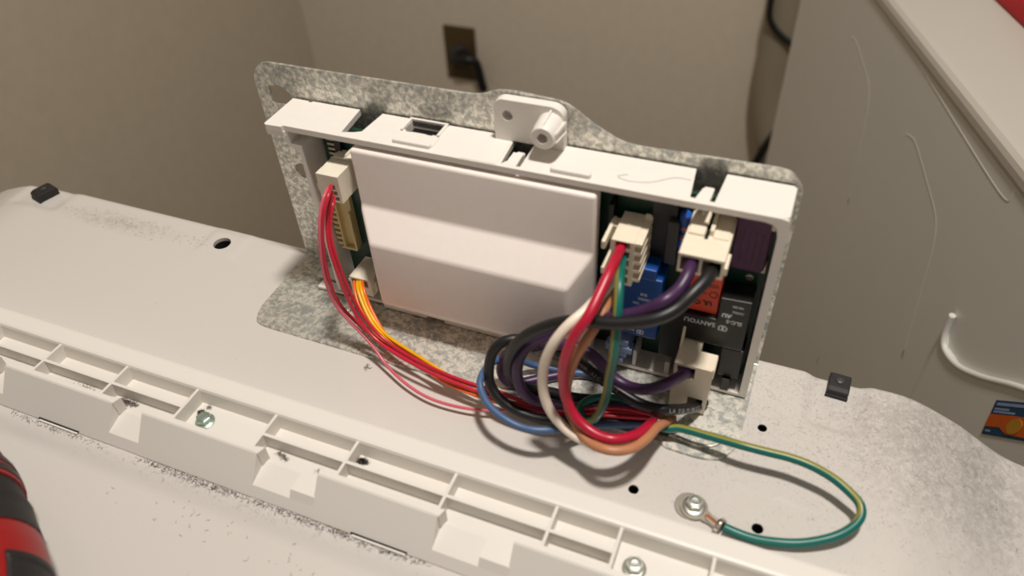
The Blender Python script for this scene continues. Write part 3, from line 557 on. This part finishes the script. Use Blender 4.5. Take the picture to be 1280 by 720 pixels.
wire('red', 1.75, 'wire_red', 'bright red wire looping down in front from the ribbed plug')
wire('tan', 1.65, 'wire_tan', 'tan brown wire looping lowest below the ribbed plug')
wire('green', 1.55, 'green_yellow', 'green and yellow wire hanging straight down from the ribbed plug into a small loop', up0=(-0.75, 0.0, 0.62))
wb = empty('wire', WIRES['black_b'][3], 'black wire with white print entering the lower hole of the stepped plug', 'wire')
bw = tube('insulation', WIRES['black_b'], 1.95, 'wire_black', wb, 8, 6)
CAMP = Vector((202.564, -214.587, 228.950))
def wire_print(key, s, u0, size, r, parent, step=None):
    path = smooth_path(spline(WIRES[key], 8), 6); d = [0]
    for i in range(1, len(path)): d.append(d[-1] + (path[i] - path[i - 1]).length)
    pos = u0
    for ch in s:
        if ch == ' ': pos += size * 0.5; continue
        i = next(k for k in range(len(d)) if d[k] >= pos); p = path[i]; tg = -(path[i + 1] - path[i - 1]).normalized()
        v = Vector((0.1, -0.75, 0.65)); v = (v - tg * v.dot(tg)).normalized(); up = v.cross(tg)
        text('print', ch, p + v * (r + 0.03) - up * size * 0.35 + tg * size * 0.0, tg, up, size, 'ink_grey', parent, 0.02); pos += size * 0.82
wire_print('black_b', 'SC AWM QE AL', 8.5, 2.0, 1.95, wb)
wire_print('black_b', 'E3462 CSA AWM', 44, 1.7, 1.95, wb)
g = 'thin red wires sweeping down from the upper left plug'
wire('red_t1', 0.62, 'wire_pale_red', 'thin pale red wire, leftmost and lowest of the bundle from the upper left plug', g, n=10)
wire('red_t2', 0.72, 'wire_thin_red', 'thin red wire just right of the pale red one at the upper left plug', g, n=10)
wire('red_t3', 0.72, 'wire_thin_red', 'thin red wire, third from left of the bundle below the upper left plug', g, n=10)
wire('red_t4', 0.72, 'wire_thin_red', 'thin red wire, rightmost of the bundle below the upper left plug', g, n=10)
g = 'orange and yellow wires from the lower left plug'
wire('orange_t1', 0.72, 'wire_orange', 'thin orange wire on the left side of the lower left plug', g, n=10)
wire('yellow_t1', 0.72, 'wire_yellow', 'thin yellow wire second from left at the lower left plug', g, n=10)
wire('yellow_t2', 0.72, 'wire_yellow', 'thin yellow wire third from left at the lower left plug', g, n=10)
wire('orange_t2', 0.72, 'wire_orange', 'thin orange wire on the right side of the lower left plug', g, n=10)
# ground lead with ring terminal
gl = empty('ground_lead', (199, -69.5, 0), 'green and yellow ground wire with ring terminal screwed to the white deck', 'wire')
tube('insulation', WIRES['ground'], 1.5, 'green_yellow', gl, 8, 6, 16, None, (0, 0.05, 1.0), None, lambda u: 2.1 * ss(0.45, 0.72, u))
d = Vector((209.4 - 198.6, -74.8 + 69.6, 0)).normalized(); nrm = Vector((-d.y, d.x, 0))
def along(u, v): q = Vector((198.9, -69.9, 0)) + d * u + nrm * v; return (q.x, q.y)
prism('ring_tongue', [along(*p) for p in [(4.6 * math.cos(a), 4.6 * math.sin(a)) for a in [math.radians(28 + k * 304 / 20) for k in range(21)]]] + [along(7.0, -1.5), along(10.5, -1.4), along(10.5, 1.4), along(7.0, 1.5)], 0.75, 1.55, 'xy', 'tin', gl)
prism('lock_washer', circle(197.4, -69.6, 4.9, 28), 0.05, 0.8, 'xy', 'tin', gl, holes=[circle(197.4, -69.6, 1.8)[::-1]])
for s in (-1, 1): prism('crimp_wing', [along(5.2, s * 0.5), along(9.4, s * 0.5), along(9.4, s * 1.5), along(5.2, s * 1.3)], 1.4, 2.5, 'xy', 'tin', gl, bev=0.2)
prism('bare_strands', [along(4.6, -0.6), along(9.8, -0.6), along(9.8, 0.6), along(4.6, 0.6)], 1.4, 1.9, 'xy', 'copper', gl)
tube('crimp_band', [Vector((*along(9.4, 0), 2.6)), Vector((*along(11.2, 0), 2.7))], 2.0, 'tin', gl, 2, 0, 14)
prism('crimp_ear', [along(9.2, -2.9), along(11.0, -2.9), along(11.0, 2.9), along(9.2, 2.9)], 0.9, 2.6, 'xy', 'tin', gl, bev=0.3)
hex_screw('ground_screw', (198.9, -69.9, 1.56), 3.7, 'screw_zinc', 'silver hex screw holding the ring terminal of the ground wire')
# clear cable tie / sleeve where everything leaves
cl = empty('cable_clamp', (182, -42, 1.3), 'dark rubber cable sleeve at the bracket edge where all wires gather', 'cable sleeve')
tube('sleeve', [(179.5, -43.5, 6), (186, -41.8, 6.4)], 4.2, 'wire_tan', cl, 3, 0, 18, rf=lambda u: 3.6 - 1.4 * u)
box('clamp_foot', (179, 184.5, -45.5, -40, 1.35, 3.0), 'black_plastic', cl, 0.3)
# ------------------------------------------------------------------ ribbed plastic strip
def make_strip():
    t = empty('plastic_strip', (60, -100, 0), 'long white ribbed plastic trim strip screwed along the front of the deck', 'trim strip')
    X0, X1 = -150, 262
    H = 13.5; FZ = 6.8
    ribs = [-120, -85.5, -51, -16.6, 17.2, 52.3, 86.0, 123.6, 158.9, 180.0, 208.5, 243]
    # rear band: rounded crest and front wall
    prof = [(-76.6, 0.1)] + [(-84.3, 13.2), (-85.2, 13.5), (-90.6, 13.5), (-91.6, 13.2), (-92.1, 12.4), (-93.3, 6.6), (-91.5, 5.0), (-85, 5.0), (-79, 0.1)]
    bm = bmesh.new(); bm_prism(bm, prof, X0, X1, 'yz'); from_bm('rear_band', bm, 'strip', t)
    # blocks of the front wall: (x0, x1) spans between the ramp notches
    blocks = [(-150, -98), (-38, 0), (0, 0)]
    def front(y_at, z): return -108.5 - 9.6 * (13.5 - z) / 13.5
    spans = [(-150, -70), (-63, -9.0), (5.0, 55.5), (80.0, 124.6), (150.5, 262)]
    for a, b in spans:
        bm = bmesh.new(); pr = [(-106.6, FZ - 0.5), (-106.4, 13.5), (-108.2, 13.5), (-108.8, 13.1), (-118.1, 0.4), (-117.0, 0.3), (-112.0, 3.6)]
        bm_prism(bm, pr, a, b, 'yz'); from_bm('front_wall', bm, 'strip', t)
        # the triangular cheek at the right end
    # lower skirt, continuous
    bm = bmesh.new(); bm_prism(bm, [(-113.0, 3.9), (-115.4, 3.9), (-118.0, 0.35), (-117.0, 0.25), (-112, 3.0)], X0, X1, 'yz'); from_bm('skirt', bm, 'strip', t)
    box('pocket_floor', (X0, X1, -107.0, -91.6, FZ - 1.3, FZ), 'strip', t, 0)
    for i, (a, b) in enumerate(zip([s[1] for s in spans[:-1]], [s[0] for s in spans[1:]])):
        mid = a + (b - a) * (0.62 if i > 1 else 1.0)
        bm = bmesh.new(); bm_prism(bm, [(-107.0, FZ), (-115.4, 3.9), (-113, 3.2), (-107.0, FZ - 1.2)], a - 0.5, mid, 'yz'); from_bm('ramp', bm, 'strip', t)
        if mid < b:
            bm = bmesh.new(); bm_prism(bm, [(-107.0, FZ), (-113.6, FZ), (-115.4, 3.9), (-112, 3.2), (-107.0, FZ - 1.2)], mid, b + 0.5, 'yz'); from_bm('raised_floor', bm, 'strip', t)
        # flared cheek closing the wall end
        bm = bmesh.new(); bm_prism(bm, [(a - 2.6, -106.4), (a + 1.4, -105.6), (a + 0.3, -108.7), (a - 2.6, -108.2)], FZ - 0.3, 13.45, 'xy'); from_bm('wall_cheek', bm, 'strip', t)
    for x in ribs:
        y1 = -92.0; y0 = -107.0
        box('cross_rib', (x - 0.55, x + 0.55, y0, y1, FZ - 0.2, 13.3), 'strip', t, 0.15)
    # long rib, interrupted at the screw pockets
    for a, b in ((-150, 17.2), (52.3, 180.0), (208.5, 262)):
        box('long_rib', (a, b, -101.4, -100.2, FZ - 0.2, 13.2), 'strip', t, 0.15)
    # tabs under the skirt, with dark strips standing in for slot shade
    for a, b in ((-42.6, -23.4), (96.2, 116.2)):
        box('skirt_tab', (a, b, -118.9, -117.3, 0.2, 0.7), 'strip', t, 0.15)
        box('skirt_slot_shade', (a - 0.6, b + 0.4, -118.2, -117.0, 0.6, 1.0), 'lint_and_slot_shade', t, 0)
    return t
make_strip()
# ------------------------------------------------------------------ lint and hairs
def lint(name, cx, cy, cz, rx, ry, n, mat, label, L=1.4, w=0.09, surf=None, thick=0.5, ang=0.0):
    bm = bmesh.new(); ca, sa = math.cos(ang), math.sin(ang)
    for _ in range(n):
        r = random.random() ** 0.6; a = random.random() * 6.283; u = r * rx * math.cos(a); v = r * ry * math.sin(a)
        x, y = cx + u * ca - v * sa, cy + u * sa + v * ca; z = (surf(x, y) if surf else cz) + 0.06 + random.random() * thick * (1 - r * r)
        d = random.random() * 6.283; l = L * (0.3 + random.random()); pts = []
        for k in range(4):
            d += random.uniform(-0.7, 0.7); pts.append(Vector((x, y, z + 0.02 * k))); x += math.cos(d) * l / 3; y += math.sin(d) * l / 3
        for p, q in zip(pts, pts[1:]):
            nn = Vector((-(q - p).y, (q - p).x, 0)).normalized() * w / 2; up = Vector((0, 0, w * 0.8))
            vv = [bm.verts.new(c * K) for c in (p - nn, p + nn, p + up, q - nn, q + nn, q + up)]
            for f in ((0, 3, 5, 2), (1, 2, 5, 4), (0, 1, 4, 3)): bm.faces.new([vv[i] for i in f])
    o = from_bm(name, bm, mat); return tag(o, label, 'lint', None, 'stuff')
lint('lint', 92, -119.0, 0, 34, 1.5, 520, 'lint', 'grey lint gathered on the deck along the foot of the strip, centre', 1.2, 0.10, deck_z, 0.4)
lint('lint', 36, -119.2, 0, 30, 1.5, 420, 'lint', 'grey lint along the foot of the strip below the green screw', 1.2, 0.09, deck_z, 0.4)
lint('lint', -34, -119.5, 0, 26, 1.2, 160, 'lint', 'sparse grey lint at the foot of the strip near its left end', 1.0, 0.08, deck_z, 0.3)
lint('lint', 88.5, -95.5, 6.9, 2.3, 1.2, 240, 'lint_and_slot_shade', 'small dark fluff clump in a rear pocket of the strip, middle', 0.9, 0.10, None, 0.9)
lint('lint', 20.4, -97.5, 6.9, 1.6, 1.3, 120, 'lint_and_slot_shade', 'dark fluff clump left of the greenish screw', 0.8, 0.09, None, 0.7)
lint('lint', 21.5, -94.6, 6.9, 1.3, 0.8, 45, 'lint', 'small fluff behind the greenish screw', 0.8, 0.08, None, 0.4)
lint('lint', -9.5, -103.2, 6.9, 5.0, 1.3, 260, 'lint', 'grey fluff in the front pocket left of the greenish screw', 1.0, 0.09, None, 0.8)
lint('lint', -32, -104.0, 6.9, 9, 1.6, 130, 'lint', 'faint fluff in the second front pocket from the left', 1.0, 0.08, None, 0.4)
lint('lint', 60.5, -103.4, 6.9, 3.0, 0.9, 110, 'lint', 'grey fluff in the front pocket right of the greenish screw', 0.9, 0.08, None, 0.5, -0.3)
lint('lint', 76.5, -104.4, 6.9, 1.9, 0.8, 40, 'lint', 'faint fluff at the right end of the wide front pocket', 0.8, 0.07, None, 0.3)
lint('lint', 64, -52.0, 0, 1.6, 1.5, 50, 'lint', 'tiny dark fluff on the deck just in front of the bracket', 0.8, 0.09, deck_z, 0.3)
lint('lint', -94, -9, 0, 50, 6.5, 130, 'lint', 'scattered fluff along the rear edge of the deck at left', 1.0, 0.07, deck_z, 0.05)
lint('lint', 268, -30, 0, 40, 32, 200, 'lint', 'scattered fluff on the dusty right part of the deck', 0.7, 0.065, deck_z, 0.06)
lint('lint', 60, -132, 0, 60, 7, 40, 'lint_brown', 'few brown crumbs on the lower deck in front of the strip', 1.3, 0.12, deck_z, 0.15)
tag(tube('hair', [(155, -11, 85.66), (152, -13, 85.66), (156, -14.5, 85.66), (163, -13, 85.66), (169, -8.5, 85.66), (172, -7.6, 85.66), (175, -8, 85.66)], 0.05, 'lint', None, 6, 2, 6), 'fine hair lying on top of the white housing', 'hair')
# ------------------------------------------------------------------ cordless drill, lower left corner
def make_drill():
    t = empty('power_drill', (-10, -175, -2), 'red and black cordless power tool lying in the lower left corner', 'power tool')
    path = [Vector(p) for p in ((-80, -146, 21), (-50, -155.5, 21.6), (-30, -161, 21.8), (-17, -166.5, 22), (-4, -174, 22), (8, -181.5, 22), (18, -189, 22), (42, -209, 22))]
    rad = [15, 20, 21, 21.2, 20.6, 21.4, 21.2, 21]
    pth = spline(path, 10)
    def rf(u): x = u * (len(rad) - 1); i = min(int(x), len(rad) - 2); f = x - i; return rad[i] * (1 - f) + rad[i + 1] * f
    def seg(name, u0, u1, mat, k, lab=None):
        i0, i1 = int(u0 * (len(pth) - 1)), int(u1 * (len(pth) - 1)); bm = bmesh.new(); sub = pth[i0:i1 + 1]
        bm_tube(bm, sub, 1, 40, rf=lambda v: (rf(u0 + (u1 - u0) * v) * k)); o = from_bm(name, bm, mat, t, True, lab); o.data.set_sharp_from_angle(angle=math.radians(50)); return o
    seg('motor_housing', 0.0, 1.0, 'rubber', 0.97)
    seg('rubber_collar', 0.53, 0.66, 'rubber', 1.03)
    seg('vent_ring', 0.36, 0.47, 'tool_red', 1.0, 'red vented ring')
    for u in (0.39, 0.44): seg('vent_slot', u - 0.012, u + 0.014, 'black_plastic', 1.012)
    # red side shell with a black inset
    def patch(name, u0, u1, a0, a1, k, mat, th=1.0):
        bm = bmesh.new(); nu, na = 16, 16; A = []; B = []
        for i in range(nu + 1):
            u = u0 + (u1 - u0) * i / nu; j = min(int(u * (len(pth) - 1)), len(pth) - 2); p = pth[j]; T = (pth[j + 1] - pth[j]).normalized(); up = Vector((0, 0, 1)); side = T.cross(up).normalized(); up = side.cross(T)
            ra, rb = [], []
            for q in range(na + 1):
                s0, s1 = a0(i / nu), a1(i / nu); a = math.radians(s0 + (s1 - s0) * q / na); dr = (-side * math.cos(a) + up * math.sin(a)); R = rf(u)
                ra.append(bm.verts.new((p + dr * R * k) * K)); rb.append(bm.verts.new((p + dr * (R * k - th)) * K))
            A.append(ra); B.append(rb)
        for V in (A, B):
            for i in range(nu):
                for q in range(na): bm.faces.new([V[i][q], V[i + 1][q], V[i + 1][q + 1], V[i][q + 1]])
        for i in range(nu):
            for q in (0, na): bm.faces.new([A[i][q], A[i + 1][q], B[i + 1][q], B[i][q]])
        for q in range(na):
            for i in (0, nu): bm.faces.new([A[i][q], A[i][q + 1], B[i][q + 1], B[i][q]])
        return from_bm(name, bm, mat, t, True)
    patch('red_shell', 0.66, 0.99, lambda u: -15, lambda u: 62 - 8 * u, 1.02, 'tool_red')
    patch('black_inset', 0.79, 0.99, lambda u: -15, lambda u: 40 + 0 * u, 1.05, 'rubber')
    revolve('badge', [(4, 0), (4, 0.6), (2.4, 0.9), (1.6, 0.5), (0.1, 0.5)], (-10.5, -164.5, 42.0), (0.1, 0.35, 1), 'dark_grey', t, 20)
    return t
drill = make_drill()
# ------------------------------------------------------------------ dryer standing behind on the right
DR = Vector((0.336, -0.942, 0)).normalized(); DN = Vector((-0.942, -0.336, 0)).normalized(); D0 = Vector((178.4, 550, 0))
def dp(s, z, out=0.0): return D0 + DR * s + Vector((0, 0, z)) + DN * out
def panel_prism(name, pts, lo, hi, mat, parent, label=None, bev=0):
    bm = bmesh.new(); A = [bm.verts.new(dp(s, z, lo) * K) for s, z in pts]; B = [bm.verts.new(dp(s, z, hi) * K) for s, z in pts]
    bm.faces.new(A); bm.faces.new(B)
    for i in range(len(pts)): j = (i + 1) % len(pts); bm.faces.new([A[i], A[j], B[j], B[i]])
    bmesh.ops.recalc_face_normals(bm, faces=bm.faces[:])
    if bev: bevel(bm, bev, 3, 40)
    return from_bm(name, bm, mat, parent, False, label)
def make_dryer():
    t = empty('clothes_dryer', tuple(dp(260, -1000, -250)), 'grey-white clothes dryer standing at an angle behind on the right', 'dryer')
    panel_prism('side_panel', [(0, -995), (530, -995), (530, -3), (0, -3)], -600, 0, 'dryer_enamel', t, bev=2)
    panel_prism('top_panel', [(-2, -12), (534, -12), (534, 4), (-2, 4)], -602, 1.0, 'dryer_top', t, 'bright white rounded top', bev=6)
    def ridge(name, pts, r=1.6, k=0.6):
        P2 = [Vector((p[0], p[1], 0)) for p in pts]; P3_ = []
        for a, b in zip(P2, P2[1:]): P3_ += [a.lerp(b, q / 12) for q in range(12)]
        P3_ = smooth_path(P3_ + [P2[-1]], 5); bm = bmesh.new(); bm_tube(bm, [dp(p.x, p.y, -r * k) for p in P3_], r, 10); return from_bm(name, bm, 'dryer_enamel', t, True)
    ridge('pressed_rib', [(401, -6), (400, -21), (221, -8)], 3.0, 0.9)
    ridge('pressed_rib', [(120, -300), (129, -155), (140, -42), (206, -60), (225, -150)], 4.0, 0.93)
    ridge('pressed_rib', [(262, -300), (268, -146), (274, -54), (290, -50), (352, -72), (372, -170)], 4.0, 0.93)
    # raised lower front piece with its bright lip
    lip = [(403, -98), (404, -112), (409, -119), (425, -116.5), (448, -101), (472, -80), (492, -66), (531, -50)]
    panel_prism('front_panel', [(s, z) for s, z in lip] + [(531, -700), (402, -700)], -0.5, 3.0, 'dryer_enamel', t)
    tube('front_lip', [dp(s, z, 2.2) for s, z in lip], 1.9, 'dryer_enamel', t, 6, 1, 10, 'pale curved lip')
    # label
    U = Vector((1, 1.12)); Wd = Vector((3.2, -25.0)); O = Vector((466, -98))
    def st(u, v): q = O + U * u + Wd * v; return (q.x, q.y)
    panel_prism('sticker', [st(0, 0), st(0, 1), st(42, 1), st(42, 0)], 3.0, 3.4, 'label_blue', t, 'blue and orange sticker')
    panel_prism('sticker_band', [st(0, 0.40), st(0, 0.76), st(9, 0.74), st(14, 0.90), st(42, 0.95), st(42, 0.42), st(14, 0.38)], 3.4, 3.6, 'label_orange', t)
    panel_prism('sticker_seal', [st(17 + 4.2 * math.cos(q), 0.66 + 0.22 * math.sin(q)) for q in [2 * math.pi * k / 20 for k in range(20)]], 3.6, 3.8, 'label_gold', t)
    for k, (u0, u1, v) in enumerate(((1.5, 18, 0.10), (1.5, 10, 0.24), (1.5, 14, 0.32), (1.5, 4.5, 0.88))):
        h = 0.055 if k else 0.08
        panel_prism('sticker_text', [st(u0, v - h / 2), st(u0, v + h / 2), st(u1, v + h / 2), st(u1, v - h / 2)], 3.4, 3.55, 'light_blue', t)
    return t
make_dryer()
# red folded cloth on the dryer
def make_cloth():
    bm = bmesh.new(); c = dp(300, 4, -126); nx, ny = 26, 26; G = []
    for i in range(nx + 1):
        r = []
        for j in range(ny + 1):
            u, v = i / nx * 2 - 1, j / ny * 2 - 1; e = max(0.0, (1 - u ** 4) * (1 - v ** 4)) ** 0.5
            z = 1.5 + e * (26 + 5 * math.sin(5 * u + 3 * v) + 4 * math.sin(9 * v - 4 * u)); p = c + DR * (u * 110) + DN * (v * 60); r.append(bm.verts.new(Vector((p.x, p.y, 4.2 + z)) * K))
        G.append(r)
    for i in range(nx):
        for j in range(ny): bm.faces.new([G[i][j], G[i + 1][j], G[i + 1][j + 1], G[i][j + 1]])
    rim = G[0] + [r[-1] for r in G[1:]] + G[-1][-2::-1] + [r[0] for r in G[-2:0:-1]]
    low = [bm.verts.new(Vector((v.co.x, v.co.y, 0.0045))) for v in rim]
    for k in range(len(rim)): q = (k + 1) % len(rim); bm.faces.new([rim[k], rim[q], low[q], low[k]])
    bm.faces.new(low)
    o = from_bm('folded_cloth', bm, 'red_cloth', None, True); tag(o, 'dark red bundled cloth on top of the dryer at the upper right corner', 'cloth')
make_cloth()
# ------------------------------------------------------------------ outlet box, hoses at the wall
def make_outlet():
    t = empty('wall_outlet', (-391, WY, -395), 'brown metal outlet box on the back wall', 'outlet')
    bm = bmesh.new(); bm_box(bm, -421, -361, WY - 5, WY, -444, -345); from_bm('cover_plate', bm, 'brass_box', t)
    revolve('socket', [(21, 0), (21, 6), (17, 8), (6, 8)], (-391, WY - 5, -398), (0, -1, 0), 'dark_grey', t, 24)
    return t
make_outlet()
t = empty('power_plug', (-375, WY - 13, -395), 'black power plug and cord hanging from the brown outlet box', 'plug')
revolve('plug_body', [(14, 0), (15, 12), (12, 24), (5, 27)], (-380, WY - 13.2, -394), (0, -1, 0), 'black_plastic', t, 20)
tube('cord', [(-380, WY - 36, -394), (-364, WY - 40, -385), (-350, WY - 34, -390), (-347, WY - 26, -412), (-346, WY - 20, -438), (-345, WY - 16, -452)], 8.5, 'black_plastic', t, 6, 3, 12)
tag(tube('water_hose', [(131, 885, -190), (131, 885, -237), (142, 885, -255), (163, 885, -271), (190, 885, -283)], 4.5, 'black_plastic', None, 6, 3, 12), 'dark hose curving behind the dryer near the top of the photo', 'hose')
tag(tube('drain_hose', [(125, 885, -530), (145, 885, -498), (152, 885, -481), (161, 885, -449), (178, 885, -410)], 6.5, 'black_plastic', None, 6, 2, 12), 'black hose running down behind the right end of the bracket', 'hose')
tag(tube('vent_pipe', [(150, WY - 32, -180), (151, WY - 32, -280), (152, WY - 33, -370), (172, WY - 38, -450), (205, WY - 38, -520)], 28, 'grey_duct', None, 8, 3, 20), 'grey-brown vent pipe in the gap between wall and dryer', 'pipe')
